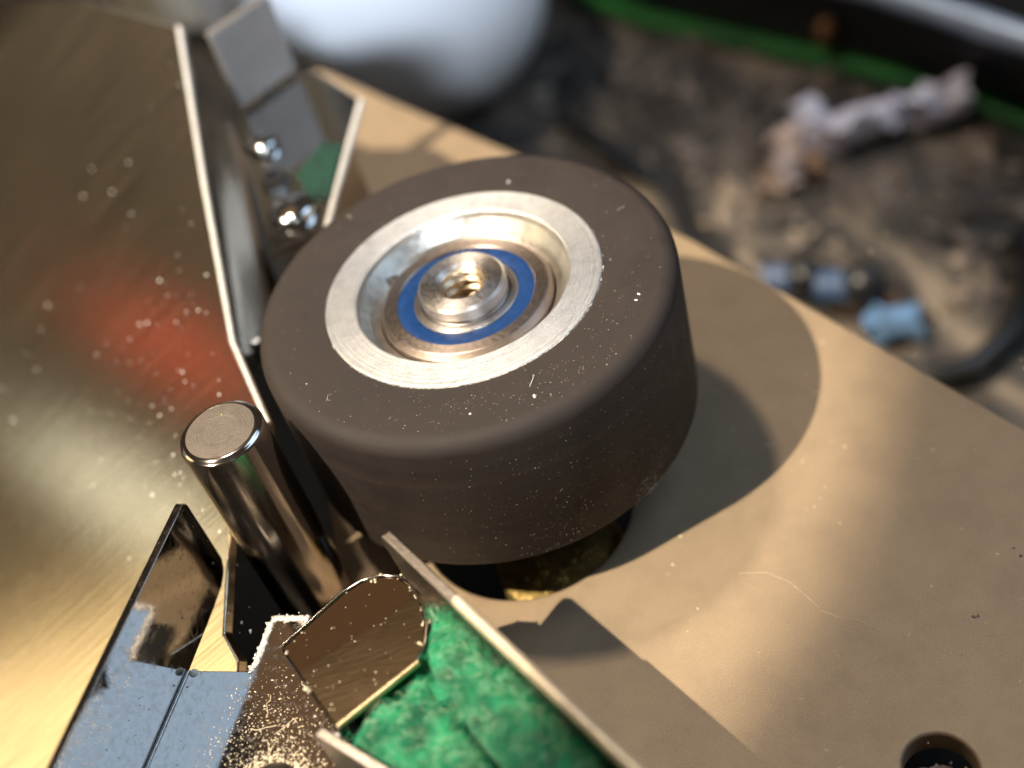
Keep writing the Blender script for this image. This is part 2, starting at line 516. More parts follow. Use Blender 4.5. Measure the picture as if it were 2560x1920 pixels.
# ------------------------------------------------------------------ pinch roller
RR = 18.91
roll = thing('pinch_roller', 'thick dark brown rubber pinch roller with metal hub and blue bearing seal', 'roller', (0, 0, 6.3))
def fil(r, z, rad, a0, a1, n=6):
    return [(r + rad * math.cos(R(a0 + (a1 - a0) * i / n)), z + rad * math.sin(R(a0 + (a1 - a0) * i / n))) for i in range(n + 1)]
prof = [(12.5, 6.6), (12.5, 22.35), (12.75, 22.38), (14.5, 22.42)] + fil(RR - 1.55, 22.42 - 1.55, 1.55, 90, 0, 10) + \
       [(RR, 14.0)] + fil(RR - 0.7, 7.0, 0.7, 0, -90, 5)
tyre = mesh('rubber_tyre', lathe(prof, 192), M_RUB, roll, smooth=50)
tyre.data.materials.append(m_rubber('side_rubber', 1.1))  # running side in a slightly lighter rubber
for p_ in tyre.data.polygons:
    if math.hypot(p_.center.x, p_.center.y) > RR - 0.02 and p_.center.z + 6.3 < 21.2: p_.material_index = 1
ring = mesh('hub_ring', lathe([(12.44, 7), (12.44, 22.42), (12.34, 22.5), (9.75, 22.5), (9.6, 22.4), (9.45, 21.9), (8.0, 20.1), (8.0, 7)], 160), M_ALU, roll, smooth=12)
ring.data.materials.append(M_ALUIN)
for p_ in ring.data.polygons:
    rr = math.hypot(p_.center.x, p_.center.y)
    if rr < 9.55 and p_.center.z + 6.3 > 15: p_.material_index = 1
mesh('bearing_outer_race', lathe([(7.85, 8), (7.85, 20.6), (7.5, 21.05), (7.35, 21.1), (6.35, 21.1), (6.25, 21.0), (6.25, 8)], 128), M_RACE, roll, smooth=12)
mesh('bearing_seal', lathe([(6.24, 20.4), (6.24, 20.93), (6.0, 20.97), (5.0, 20.9), (4.75, 20.8), (4.75, 20.4)], 128), M_SEAL, roll, smooth=50)
mesh('bearing_inner_race', lathe([(4.74, 8), (4.74, 20.9), (4.66, 20.98), (4.1, 20.98), (4.0, 20.7), (4.0, 8)], 96), M_NUT, roll, smooth=12)
# threaded axle end: outer body and a real helical thread in the bore
axle = mesh('axle_end', lathe([(3.95, 5.0), (3.95, 20.95), (3.6, 21.05), (3.6, 21.35), (3.95, 21.5), (3.95, 22.40), (3.70, 22.66), (2.42, 22.66), (2.06, 22.36), (2.06, 5.0)], 96), M_NUT, roll, smooth=12)
V, F = [], []
na, nz, pitch = 64, 130, 1.0
for j in range(nz + 1):
    z = 22.38 - 8.0 * j / nz
    for i in range(na):
        a = 2 * math.pi * i / na
        ph = (z / pitch - i / na) % 1.0
        tri = abs(ph * 2 - 1)
        fade = min(1.0, j / 5)
        r = 2.03 - 0.46 * fade * max(0.0, min(1.0, tri * 1.25 - 0.12))
        V.append((r * math.cos(a), r * math.sin(a), z))
for j in range(nz):
    for i in range(na):
        k = (i + 1) % na
        F.append((j * na + i, j * na + k, (j + 1) * na + k, (j + 1) * na + i))
F.append(tuple(nz * na + i for i in range(na)))
mesh('thread', (V, F), M_THREAD, axle, smooth=24)
mesh('glue_blob', speck((-5.6, 5.4, 20.95), (0.1, -0.2, 1), 0.62, 1.5), M_DARK, roll)
# dust on the rubber
cr = []
r3 = random.Random(5)
for i in range(330):
    a = r3.uniform(0, 6.283)
    if r3.random() < 0.5: a = r3.gauss(R(-75), 0.45)
    r = r3.uniform(12.8, 17.6)
    if abs(a - R(-75)) < 0.6: r = r3.uniform(14, 17.6)
    s = 0.022 + 0.03 * r3.random() ** 3
    cr.append(speck((r * math.cos(a), r * math.sin(a), 22.42), (0, 0, 1), s, 1.2, r3))
for i in range(620):
    a = r3.gauss(R(-68), 0.5); z = 7 + 13.6 * r3.random() ** 1.3
    s = 0.020 + 0.03 * r3.random() ** 3
    cr.append(speck((RR * math.cos(a), RR * math.sin(a), z), (math.cos(a), math.sin(a), 0), s, 1.2, r3))
for i in range(170):
    a = r3.gauss(R(-58), 0.05); z = r3.uniform(6.5, 8.6)
    cr.append(speck((RR * math.cos(a) * 0.999, RR * math.sin(a) * 0.999, z), (math.cos(a), math.sin(a), 0), 0.04 + 0.05 * r3.random(), 1.2, r3))
mesh('dust_specks', join(*cr), M_DUST, roll, kind='stuff')
for x, y, s, st in ((-2.6, -15.6, 0.17, 1.2), (2.6, -16.0, 0.15, 2.2), (7.2, 11.9, 0.17, 1.3), (-2.8, -14.9, 0.07, 1.2), (13.6, -8.6, 0.16, 1.6), (13.2, -9.2, 0.12, 2.0), (-15.0, -6.2, 0.07, 2)):
    mesh('crumb', speck((x, y, 22.42), (0, 0, 1), s, st), M_DUSTW, roll)
mesh('hair', tube([(3.1, -13.7, 22.45), (3.0, -14.2, 22.6), (2.5, -14.9, 22.5)], 0.022, 5), M_DUSTW, roll)
for x, y, a in ((-13.6, -9.0, 1.1), (-8.0, 14.2, 2.5), (15.2, 2.6, 0.8)):
    pth = []
    for q in range(5):
        pth.append((x, y, 22.45 + 0.06 * math.sin(q)))
        a += r3.gauss(0, 0.35); x += 0.22 * math.cos(a); y += 0.22 * math.sin(a)
    mesh('hair', tube(pth, 0.014, 5), M_DUST, roll)
cr = []
for i in range(260):
    a = r3.gauss(R(-85), 0.5)
    cr.append(speck((12.5 * math.cos(a), 12.5 * math.sin(a), 22.36), (0, 0, 1), 0.03 + 0.05 * r3.random(), 1.5, r3))
mesh('swarf', join(*cr), M_EDGE, tyre, kind='stuff')

# lever under the roller
arm = thing('roller_lever', 'black lever hub under the rubber roller, half hidden in its shadow', 'lever', (0, 0, 0))
mesh('hub', lathe([(0.1, 0.6), (8.5, 0.6), (11.5, 1.6), (13.2, 3.6), (13.2, 5.6), (12.6, 6.1), (0.1, 6.1)], 64, (1.6, -1.8, 0)), M_DARK, arm, smooth=40)
mesh('lever_plate', slab([[(-2, 4), (10, 4), (12, 14), (3, 16)]], 3.2, 1.6), M_DARK, arm, bevel=0.3)
mesh('pivot', lathe([(0.1, -6), (6.2, -6), (6.2, -3.0), (5.6, -2.5), (0.1, -2.5)], 48, (0.8, -12.2, 0)), M_BRASS, arm, smooth=30)
mesh('pivot_lint', join(*[speck((r3.gauss(0.6, 2.2), -14.5 + r3.gauss(0, 1.4), -2.5), (0, 0, 1), 0.12 + 0.3 * r3.random(), 1.3, r3) for i in range(90)]), M_BRASS, arm, kind='stuff')

# ------------------------------------------------------------------ capstan
cx, cy, zr, cr_ = -22.31, -9.8, 23.85, 3.58
cap = thing('capstan_shaft', 'polished steel capstan pin standing beside the rubber roller', 'capstan', (cx, cy, -20))
shaft = mesh('shaft', lathe([(0.05, -20), (cr_, -20), (cr_, zr - 0.5), (cr_ - 0.10, zr - 0.28)] + fil(cr_ - 0.62, zr - 0.52, 0.52, 22, 88, 6)[1:] + [(cr_ - 0.66, zr - 0.02), (0.05, zr - 0.02)], 128, (cx, cy, 0)), M_CAP, cap, smooth=35)
mesh('end_face', lathe([(0.02, zr - 0.015), (0.02, zr + 0.02), (1.5, zr + 0.025), (cr_ - 0.72, zr), (cr_ - 0.66, zr - 0.015)], 96, (cx, cy, 0)), M_CAPEND, cap, smooth=30)
mesh('crumb', speck((cx + 0.3, cy + 1.75, zr + 0.01), (0, 0, 1), 0.10, 2.0), M_BRASS, cap)

# ------------------------------------------------------------------ sloping brushed cover
n_c = Vector((-0.5, -0.19, 0.85)).normalized()
Qc = Vector((-22.3, 7.6, 18.0))
def onc(x, y, h=0.0):
    z = Qc.z - (n_c.x * (x - Qc.x) + n_c.y * (y - Qc.y)) / n_c.z
    v = Vector((x, y, z)) + n_c * h
    return tuple(v)
cov_out = [(-21.3, 51.4), (-22.0, 27.6), (-22.3, 7.6), (-20.3, -3.3), (-21.2, -5.3), (-23.6, -5.4), (-25.9, -7.2), (-26.3, -9.8), (-28.6, -17.6), (-27.6, -20.6), (-30.5, -30), (-52, -40), (-110, -40), (-110, 182), (-49.0, 92.2), (-34.3, 73.1)]
M_COVER = m_brushed('brushed_gold_aluminium', (0.82, 0.69, 0.50), (16.4, 0.0, 9.7), n_c, 0.42)
cover = thing('brushed_cover', 'sloping brushed golden metal cover left of the capstan', 'cover', (-60, 20, -20))
mesh('stand', box(-70, -56, 0, 40, -25.9, -9.5), M_DARK, cover, bevel=0.5)
csheet = mesh('sheet', slab([cov_out], 0, 1.1, onc), M_COVER, cover, bevel=0.22)
mesh('cut_edge', tube([onc(x, y, -0.1) for x, y in ((-21.3, 51.4), (-22.0, 27.6), (-22.25, 7.6), (-20.25, -3.3))], 0.32, 8), M_EDGE, cover, smooth=60)
cr = []
r4 = random.Random(21)
for i in range(170):
    x = r4.uniform(-60, -22.5); y = r4.uniform(-28, 50)
    if i < 120:
        x = r4.gauss(-32, 6); y = r4.gauss(6, 12)
        if x > -23: continue
    cr.append(speck(onc(x, y), n_c, r4.choice((0.06, 0.08, 0.10, 0.14, 0.2)), r4.choice((1, 1.3)), r4))
mesh('dust_specks', join(*cr), M_DUSTW, cover, kind='stuff')

# ------------------------------------------------------------------ near head shield: floor, upright ear, tongue
sh = thing('head_shield', 'bent mirror-finish nickel shield bracket in front of the capstan', 'bracket', (-30, -34, 9.4))
zf = 10.0
tip = Vector((-27.0, -12.3)); wd = Vector((-0.447, -0.894)); wn = Vector((-0.894, 0.447))
def wallf(s, z, h):
    p = tip + wd * s + wn * (-h)         # h negative grows outwards
    return (p.x, p.y, z)
floor_out = [(-31.5, -21.1), (-26.2, -23.2), (-25.7, -22.7), (-24.1, -19.4), (-23.6, -19.0), (-20.6, -20.2), (-19.8, -22.5), (-21.5, -27), (-16.6, -38), (-10, -52), (-46.9, -52)]
mesh('floor', slab([floor_out], zf, 0.7), M_SHIELD, sh, bevel=0.12)
ear = [(0.35, 20.0), (0.0, 19.5), (0.05, 13.2)] + [(2.4 - 2.4 * math.cos(R(a)), 12.6 - 2.4 * math.sin(R(a))) for a in (15, 35, 55, 75)] + [(4.0, 10.0), (9.6, 9.7), (45, 9.7), (45, 20.0)]
mesh('ear', slab([ear], 0, 0.75, wallf), M_SHIELD, sh, bevel=0.14)
mesh('bend', tube([(-31.25 - 0.447 * k, -21.2 - 0.894 * k, zf + 0.05) for k in (0, 8, 16, 24, 33)], 0.10, 8), M_SHIELD, sh, smooth=60)
# cut edge along the notch, rough and bright
mesh('notch_edge', tube([(-26.1, -23.15, zf - 0.25), (-25.6, -22.6, zf - 0.2), (-24.1, -19.4, zf - 0.2), (-23.5, -18.95, zf - 0.2), (-20.8, -20.05, zf - 0.2)], 0.36, 8), M_EDGE, sh, smooth=60)
edge_pts = [Vector(q) for q in ((-26.1, -23.15), (-25.6, -22.6), (-24.1, -19.4), (-23.5, -18.95), (-20.8, -20.05))]
burr = []
r6 = random.Random(41)
for i in range(300):
    k = r6.choice((0, 1, 1, 1, 2, 3, 3))
    q = edge_pts[k].lerp(edge_pts[k + 1], r6.random())
    burr.append(speck((q.x + r6.gauss(0, 0.14), q.y + r6.gauss(0, 0.14), zf + 0.1), (r6.gauss(0, .4), r6.gauss(0, .4), 1), 0.03 + 0.15 * r6.random() ** 2, 1.5, r6))
mesh('notch_burrs', join(*burr), M_EDGE, sh, kind='stuff')
ton = [(-22.1, -25.7), (-18.7, -34.0), (-11.9, -30.9), (-11.1, -29.8), (-10.6, -28.1), (-10.55, -26.2), (-11.1, -24.0), (-12.0, -22.7), (-13.3, -22.1), (-14.9, -22.0), (-16.6, -22.5)]
tng = mesh('tongue', slab([ton], 15.0, 0.9), M_TONGUE, sh, bevel=0.2, segs=3)
mesh('glint_rim', tube([(-18.6, -33.95, 14.85), (-15.2, -32.4, 14.85), (-11.9, -30.9, 14.85)], 0.26, 10), M_RIM, tng, smooth=60)  # added strip that imitates the highlight along the front edge
rimp = [(p[0] * 0.985 + -16.0 * 0.015, p[1] * 0.985 - 27.5 * 0.015, 15.03) for p in ton[2:] + ton[:1]]
mesh('edge_rim', tube(rimp, 0.16, 8), M_RISER, tng, smooth=60)
mesh('tongue_riser', join(slab([[(-22.1, -25.75), (-18.75, -34.0), (-18.1, -33.7), (-21.4, -25.45)]], 14.05, 3.9)), M_RISER, sh, bevel=0.1)
mesh('stand', box(-34, -20, -50, -40, -25.9, 9.25), M_DARK, sh, bevel=0.5)
mesh('rivet', lathe([(0.05, 10.02), (1.9, 10.02), (1.85, 10.35), (1.4, 10.75), (0.7, 10.95), (0.05, 11.0)], 48, (-25.3, -34.0, 0)), M_WALL, sh, smooth=30)
for p_, s_ in (((-30.9, -21.6, 9.9), 0.4), ((-19.0, -34.1, 13.9), 0.3)):  # white beads imitate the bluish glint at the bend
    mesh('glint_bead', lathe([(0.01, -0.05), (s_, 0.0), (s_ * 0.9, s_ * 0.45), (s_ * 0.5, s_ * 0.85), (0.01, s_)], 20, p_), M_DUSTW, sh, smooth=60)
cr = []
r5 = random.Random(31)
for i in range(1500):
    x = r5.gauss(-25.2, 3.0); y = r5.gauss(-31.5, 3.6)
    if y > -22.9 or x < -33 or x > -17.5 or (x > -21.5 and y > -26): continue
    s = 0.03 + 0.07 * r5.random() ** 2
    cr.append(speck((x, y, zf), (0, 0, 1), s, r5.choice((1.0, 1.3, 2.2)), r5))
for i in range(900):                      # halo of dust round the rivet
    a = r5.uniform(0, 6.283); d = 2.0 + abs(r5.gauss(0, 0.7))
    cr.append(speck((-25.3 + d * math.cos(a), -34.0 + d * math.sin(a), zf), (0, 0, 1), 0.05 + 0.06 * r5.random(), 1.4, r5))
mesh('floor_dust', join(*cr), M_DUST, sh, kind='stuff')
for k in range(6):
    x, y = r5.uniform(-26, -21.5), r5.uniform(-31, -24)
    path = [(x, y, zf + 0.03)]
    a = r5.uniform(0, 6.28)
    for q in range(5):
        a += r5.gauss(0, 0.6); x += 0.42 * math.cos(a); y += 0.42 * math.sin(a)
        path.append((x, y, zf + 0.04))
    mesh('lint_thread', tube(path, 0.03, 5), M_DUST, sh)
cr = []
for i in range(75):
    x, y = r5.uniform(-21, -11.5), r5.uniform(-33, -22.5)
    t = (x + 22.1) * 0.0
    if y < -25.7 - (x + 22.1) * 2.44 + 0.3 and x < -18.7: continue
    if (y > -22.6) or (y < -34 + (x + 18.7) * 0.45 + 0.4): continue
    cr.append(speck((x, y, 15.0), (0, 0, 1), r5.choice((0.04, 0.05, 0.07, 0.09)), 1.2, r5))
rim = [(-12.0, -22.85), (-13.2, -22.3), (-11.3, -24.2), (-11.0, -25.2), (-10.85, -26.4), (-10.9, -27.9), (-11.35, -29.5), (-13.9, -22.35)]
for x, y in rim:
    for q in range(3):
        cr.append(speck((x + r5.gauss(0, 0.12), y + r5.gauss(0, 0.12), 15.0), (0, 0, 1), r5.uniform(0.08, 0.20), 1.1, r5))
for x, y in ((-20.5, -30.0), (-20.3, -30.3), (-21.6, -26.3)):
    cr.append(speck((x, y, 15.0), (0, 0, 1), 0.2, 1.2, r5))
mesh('crumbs', join(*cr), M_DUST, tng, kind='stuff')

# ------------------------------------------------------------------ felt tray
ft = thing('felt_tray', 'narrow sheet metal tray lined with two green felt pads', 'tray', (-6, -40, 0))
zt = 20.0
wt = Vector((-12.1, -22.1)); td = Vector((0.443, -0.897)).normalized(); tn = Vector((-td.y, td.x)) * 1.0    # tn points to +x side
def trayf(s, z, h):
    p = wt + td * s + Vector((0.897, 0.443)) * (-h)
    return (p.x, p.y, z)
mesh('outer_wall', slab([[(0.5, 20.0), (0.0, 19.3), (1.6, 13.0), (4.0, 4.0), (5.0, 0.05), (36, 0.05), (36, 20.0)]], 0, 0.85, trayf), M_WALL, ft, bevel=0.16)
lip = [trayf(s, zt + 0.02, -0.42) for s in (9.5, 14, 18, 24, 30, 35.8)]
mesh('wall_lip', tube(lip, 0.46, 10), M_CREAM, ft, smooth=60)  # cream along the wall edge past its first stretch
mesh('inner_wall', slab([[(-19.3, -34.5), (-5.2, -50.6), (-5.9, -51.1), (-20.0, -35.0)]], 16.6, 12), M_WALL, ft, bevel=0.2)
mesh('tray_floor', slab([[(-19.0, -35.0), (-10.6, -26.0), (2.0, -51.6), (-5.0, -51.0)]], 12.5, 0.6), M_FELT, ft)

def felt_pad(name, outline, top, thick, seed):
    """pad with a lumpy woolly surface, and strands standing out of it"""
    rg = random.Random(seed)
    xs = [p[0] for p in outline]; ys = [p[1] for p in outline]
    def inside(x, y):
        c = False
        j = len(outline) - 1
        for i in range(len(outline)):
            (xi, yi), (xj, yj) = outline[i], outline[j]
            if (yi > y) != (yj > y) and x < (xj - xi) * (y - yi) / (yj - yi) + xi: c = not c
            j = i
        return c
    def edge(x, y):
        d = 9
        for i in range(len(outline)):
            a = Vector(outline[i]); b = Vector(outline[i - 1]); p = Vector((x, y))
            t = max(0, min(1, (p - a).dot(b - a) / (b - a).length_squared))
            d = min(d, (p - a - (b - a) * t).length)
        return d
    st = 0.16
    gd = Vector((0.345, -0.939)).normalized(); gn = Vector((0.939, 0.345)).normalized()
    us = [Vector(p).dot(gn) for p in outline]; vs2 = [Vector(p).dot(gd) for p in outline]
    nx = int((max(us) - min(us)) / st) + 2; ny = int((max(vs2) - min(vs2)) / st) + 2
    idx = {}; V = []; F = []
    def hz(x, y):
        e = min(1.0, edge(x, y) / 0.6)
        h = 0.42 * noise.noise((x * 1.1, y * 1.1, seed)) + 0.34 * noise.noise((x * 2.7, y * 2.7, seed + 3)) + 0.20 * noise.noise((x * 6, y * 6, seed + 9))
        return top + h - 0.8 * (1 - e) ** 2 - 4.0 * max(0.0, 1 - edge(x, y) / 0.17)
    for j in range(ny):
        for i in range(nx):
            q = gn * (min(us) + i * st) + gd * (min(vs2) + j * st); x, y = q.x, q.y
            if inside(x, y):
                idx[(i, j)] = len(V); V.append((x, y, hz(x, y)))
    for (i, j) in list(idx):
        q = [(i, j), (i + 1, j), (i + 1, j + 1), (i, j + 1)]
        if all(c in idx for c in q): F.append(tuple(idx[c] for c in q))
    o = mesh(name, (V, F), M_FELT, ft, smooth=80)
    A, B = [], []
    used = set(q for f in F for q in f)
    pts = [V[q] for q in used if edge(V[q][0], V[q][1]) > 0.15]
    for i in range(11000):
        x, y, z = pts[rg.randrange(len(pts))]
        a = 7.0 * noise.noise((x * 0.30, y * 0.30, seed + 20)) + rg.gauss(0, 0.75); L = rg.uniform(0.4, 1.25)
        d = (math.cos(a) * L, math.sin(a) * L, rg.uniform(-0.08, 0.14))
        f = fibre((x + rg.uniform(-.1, .1), y + rg.uniform(-.1, .1), z - 0.03), d, rg.uniform(0.014, 0.030), rg.uniform(-0.35, 0.35), rng=rg)
        (A if rg.random() < 0.8 else B).append(f)
    mesh('felt_fibres', join(*A), M_FIB, o, kind='stuff')
    mesh('pale_fibres', join(*B), M_FIB2, o, kind='stuff')
    return o
felt_pad('felt_pad', [(-9.35, -28.4), (-10.3, -30.5), (-11.0, -32.9), (-7.55, -43.0), (-4.0, -52.3), (2.2, -52.3)], 17.9, 5, 4)
felt_pad('felt_pad', [(-17.5, -36.2), (-11.6, -33.0), (-8.1, -43.1), (-5.0, -50.9)], 16.4, 4, 17)

# ------------------------------------------------------------------ far bracket behind the roller
fb = thing('far_bracket', 'blurred mirror-finish bracket plate with screws behind the roller', 'bracket', (-12, 34, 0))
zm = 18.0
mesh('mirror_plate', slab([[(-8.2, 50.5), (-4.3, 41.8), (-11.2, 20.5), (-17.4, 18.8), (-18.0, 30), (-18.6, 46), (-17.4, 56)]], zm, 0.8), M_MIRROR, fb, bevel=0.2)
mesh('foot', slab([[(-10.0, 46), (-7.0, 40), (-12, 24), (-15, 27)]], zm - 0.85, 17), M_WALL, fb, bevel=0.2)
mesh('lip', tube([(-4.3, 41.8, zm - 0.2), (-7.9, 30.9, zm - 0.2), (-11.2, 20.5, zm - 0.2)], 0.42, 8), M_EDGE, fb, smooth=60)
for (x, y, rr) in ((-16.3, 38.5, 1.9), (-14.3, 24.6, 2.5)):
    scw = mesh('screw', lathe([(0.02, zm + 0.02), (rr, zm + 0.02), (rr, zm + 0.7), (rr * 0.93, zm + 0.95), (rr * 0.7, zm + 1.15), (0.02, zm + 1.28)], 40, (x, y, 0)), M_CHROME, fb, smooth=50)
    for a in (25, 115):
        c, s = math.cos(R(a)), math.sin(R(a))
        l, wq = rr * 0.7, 0.16
        V, F = box(-l, l, -wq, wq, zm + 0.9, zm + 1.31)
        mesh('slot', ([(x + vx * c - vy * s, y + vx * s + vy * c, vz) for vx, vy, vz in V], F), M_DARK, scw)
mesh('nut', lathe([(0.9, zm + 0.02), (1.5, zm + 0.02), (1.5, zm + 1.0), (0.9, zm + 1.0)], 6, (-15.6, 31.2, 0)), M_BAR, fb)
pd = slab([[(-13.2, 30.4), (-9.6, 35.2), (-7.6, 33.4), (-10.3, 24.8), (-12.4, 27)]], zm + 0.55, 0.5)
mesh('green_patch', pd, m_plain('dark_green_matte', (0.003, 0.032, 0.018), 0.95, 0.0, 0.5, 0.5), fb)  # flat dark green patch on the mirror plate

blk = thing('grey_upright', 'blurred grey lacquered upright plate standing on the far bracket', 'plate', (-12, 52, 18.6))
e0 = Vector((-17.8, 47.2)); e1 = Vector((-10.4, 52.0)); ed = (e1 - e0); nb_ = Vector((-ed.y, ed.x)).normalized()
q2 = [e0, e1, e1 + nb_ * 1.4, e0 + nb_ * 1.4]
mesh('body', slab([[tuple(p) for p in q2]], 28.3, 9.6), M_GREY, blk, bevel=0.4)
mesh('stud', lathe([(0.02, 18.05), (0.6, 18.05), (0.6, 18.75), (0.02, 18.75)], 24, (-14.6, 50.2, 0)), M_DARK, blk)

gb = thing('guide_bar', 'long blue-grey chromed bar lying along the edge of the golden cover', 'bar', (-21.5, 34, 0))
mesh('bar', slab([[(-20.0, 10.2), (-19.2, 10.4), (-20.6, 52), (-22.2, 52), (-21.6, 10.2)]], 15.0, 3), M_BAR, gb, bevel=0.5, segs=3)
mesh('flange', slab([[(-22.0, 11.5), (-21.75, 11.5), (-22.3, 52), (-23.6, 52), (-23.3, 11.5)]], 12.6, 2.4), M_BAR, gb, bevel=0.4, segs=3)
mesh('post', lathe([(0.02, -26), (1.2, -26), (1.2, 11.9), (0.02, 11.9)], 20, (-21.0, 30, 0)), M_DARK, gb, smooth=40)
mesh('end_bead', lathe([(0.01, -0.4), (0.4, 0.0), (0.3, 0.3), (0.01, 0.42)], 16, (-20.1, 10.0, 14.8)), M_CHROME, gb, smooth=60)

# ------------------------------------------------------------------ sunk screw in the deck
sk = thing('sunk_screw', 'lint-covered screw head sunk in the round deck hole', 'screw', (SCREW[0], SCREW[1], -26))
mesh('head', lathe([(0.02, -4.2), (1.9, -4.2), (1.9, -2.6), (1.5, -2.1), (0.02, -2.0)], 32, (SCREW[0] + 0.1, SCREW[1] - 0.5, 0)), M_LINT, sk, smooth=40)
mesh('shank', lathe([(0.02, -26), (0.9, -26), (0.9, -4.1), (0.02, -4.1)], 20, (SCREW[0] + 0.1, SCREW[1] - 0.5, 0)), M_DARK, sk)
mesh('lint', join(*[speck((SCREW[0] + 0.1 + r5.gauss(0, 0.8), SCREW[1] - 0.5 + r5.gauss(0, 0.8), -2.0), (0, 0, 1), 0.1 + 0.25 * r5.random(), 1.4, r5) for i in range(110)]), M_LINT, sk, kind='stuff')
mesh('yellow_tab', slab([[(24.2, -45.6), (24.7, -44.3), (24.9, -45.0), (24.9, -47)]], -1.6, 0.4), m_plain('yellow_plastic', (0.55, 0.40, 0.03), 0.4), sk)

# ------------------------------------------------------------------ things on the desk behind
def superell(c, a, e=2.6, nu=40, nv=24):
    V, F = [], []
    sg = lambda v, p: math.copysign(abs(v) ** p, v)
    for j in range(nv + 1):
        ph = -math.pi / 2 + math.pi * j / nv
        for i in range(nu):
            th = 2 * math.pi * i / nu
            V.append((c[0] + a[0] * sg(math.cos(ph), 2 / e) * sg(math.cos(th), 2 / e), c[1] + a[1] * sg(math.cos(ph), 2 / e) * sg(math.sin(th), 2 / e), c[2] + a[2] * sg(math.sin(ph), 2 / e)))
    for j in range(nv):
        for i in range(nu):
            k = (i + 1) % nu
            F.append((j * nu + i, j * nu + k, (j + 1) * nu + k, (j + 1) * nu + i))
    return V, F
M_WPL = m_plain('white_plastic', (0.74, 0.77, 0.82), 0.4, 0.0, 0.05, 0.02)
wb = thing('white_housing', 'large rounded white plastic housing behind the deck plate', 'housing', (2, 190, -52))
mesh('shell', superell((3, 166, -20), (36, 36, 38), 2.6), M_WPL, wb, smooth=60)
mesh('base_ring', lathe([(20, -52), (30, -52), (30, -47), (20, -47)], 48, (2, 190, 0)), M_DARK, wb, smooth=30)

M_BLK = m_plain('black_plastic', (0.012, 0.012, 0.013), 0.35, 0.0, 0.2, 0.05)
M_GRN = m_plain('green_mat', (0.02, 0.16, 0.03), 0.5, 0.0, 0.6, 0.03)
gm = thing('green_mat', 'bright green edged mat lying under the black box', 'mat', (110, 150, -52))
mesh('mat_sheet', slab([[(44, 173), (47.4, 165.5), (55.4, 148.8), (69.5, 130.7), (82.2, 114), (93.2, 98), (103, 78.5), (123, 39), (330, 120), (200, 350)]], -49, 2.9), M_GRN, gm, bevel=0.5)
bb = thing('black_box', 'black box with pale blue metal trim in the top right corner', 'box', (150, 170, -49))
mesh('body', slab([[(48, 171), (57.0, 153.2), (70.9, 134.1), (83.5, 116.8), (94.6, 100.4), (105.0, 81.3), (125, 44), (320, 150), (200, 345)]], -34, 14.9), M_BLK, bb, bevel=1.2)
mesh('trim', tube([(x, y, -33.2) for x, y in ((74, 132), (80.5, 122.5), (88.4, 110), (93.4, 100), (98.3, 89.5), (103.5, 78), (117, 52))], 2.3, 10), m_plain('blue_anodised', (0.50, 0.62, 0.82), 0.35, 0.4), bb, smooth=60)
mesh('orange_knob', superell((82, 116.5, -44), (1.8, 1.8, 3.0), 2.2, 20, 12), m_plain('orange_knob', (0.20, 0.09, 0.03), 0.5), bb, smooth=60)

M_LIL = m_plain('lilac_white_plastic', (0.82, 0.80, 0.92), 0.4, 0.0, 0.1, 0.05)
M_PINK = m_plain('beige_plastic', (0.70, 0.54, 0.46), 0.5, 0.0, 0.2, 0.1)
def ragged(vf, amp, f, seed):
    V, F = vf
    return [tuple(Vector(v) + Vector((noise.noise((v[0] * f, v[1] * f, v[2] * f + seed)), noise.noise((v[0] * f + 9, v[1] * f, v[2] * f + seed)), noise.noise((v[0] * f, v[1] * f + 9, v[2] * f + seed)))) * amp) for v in V], F
def dense(path, n=5):
    P = [Vector(p) for p in path]
    return [tuple(P[i].lerp(P[i + 1], k / n)) for i in range(len(P) - 1) for k in range(n)] + [path[-1]]
cb = thing('paper_scrap', 'ragged lilac-white twist of paper lying on the dark desk', 'paper', (80, 92, -52))
mesh('twist', ragged(tube(dense([(71, 101, -49), (70, 97, -48), (70.5, 92.5, -47.5), (74, 91, -47), (79, 90.5, -47), (84, 90.5, -47)]), 2.6, 14), 2.4, 0.42, 3), M_LIL, cb, smooth=40)
mesh('torn_end', ragged(tube(dense([(83, 90.5, -47), (87, 90.5, -46.5), (92, 89, -46), (96, 87.5, -46)]), 2.9, 14), 3.2, 0.36, 8), M_LIL, cb, smooth=40)
bp = thing('beige_scrap', 'small ragged beige scrap lying left of the paper twist', 'scrap', (62, 90, -52))
mesh('strip', ragged(tube(dense([(65.5, 96, -49), (64, 91, -49), (61.5, 87, -49), (58, 85.5, -49)]), 2.5, 12), 2.6, 0.45, 5), M_PINK, bp, smooth=40)
mesh('shred', ragged(tube(dense([(68, 90, -50), (67, 86, -50), (66, 83, -50)]), 1.3, 10), 1.6, 0.5, 6), m_plain('tan_shred', (0.40, 0.24, 0.13), 0.7), bp, smooth=40)
M_CHIP = m_mottled('mixed_debris', (0.02, 0.018, 0.016), (0.11, 0.085, 0.068), (0.38, 0.30, 0.23), 0.11, 0.6)
r7 = random.Random(77)
ch = []
for k in range(420):
    t = r7.random()
    x = 30 + 70 * t + r7.gauss(0, 14); y = 150 - 105 * t + r7.gauss(0, 22)
    if y > 175 - 0.95 * x + 45 or x * 0.905 + y * 0.425 < 36: continue
    sz = r7.uniform(0.6, 2.6)
    ch.append(ragged(speck((x, y, -51.9), (r7.gauss(0, .3), r7.gauss(0, .3), 1), sz, r7.choice((1, 1.8, 3.2)), r7), 0.6, 0.7, k))
deb = mesh('desk_debris', join(*ch), M_CHIP, base=(60, 90, -52), kind='stuff')
put(deb, 'shavings and crumbs scattered over the dark desk top', 'debris')

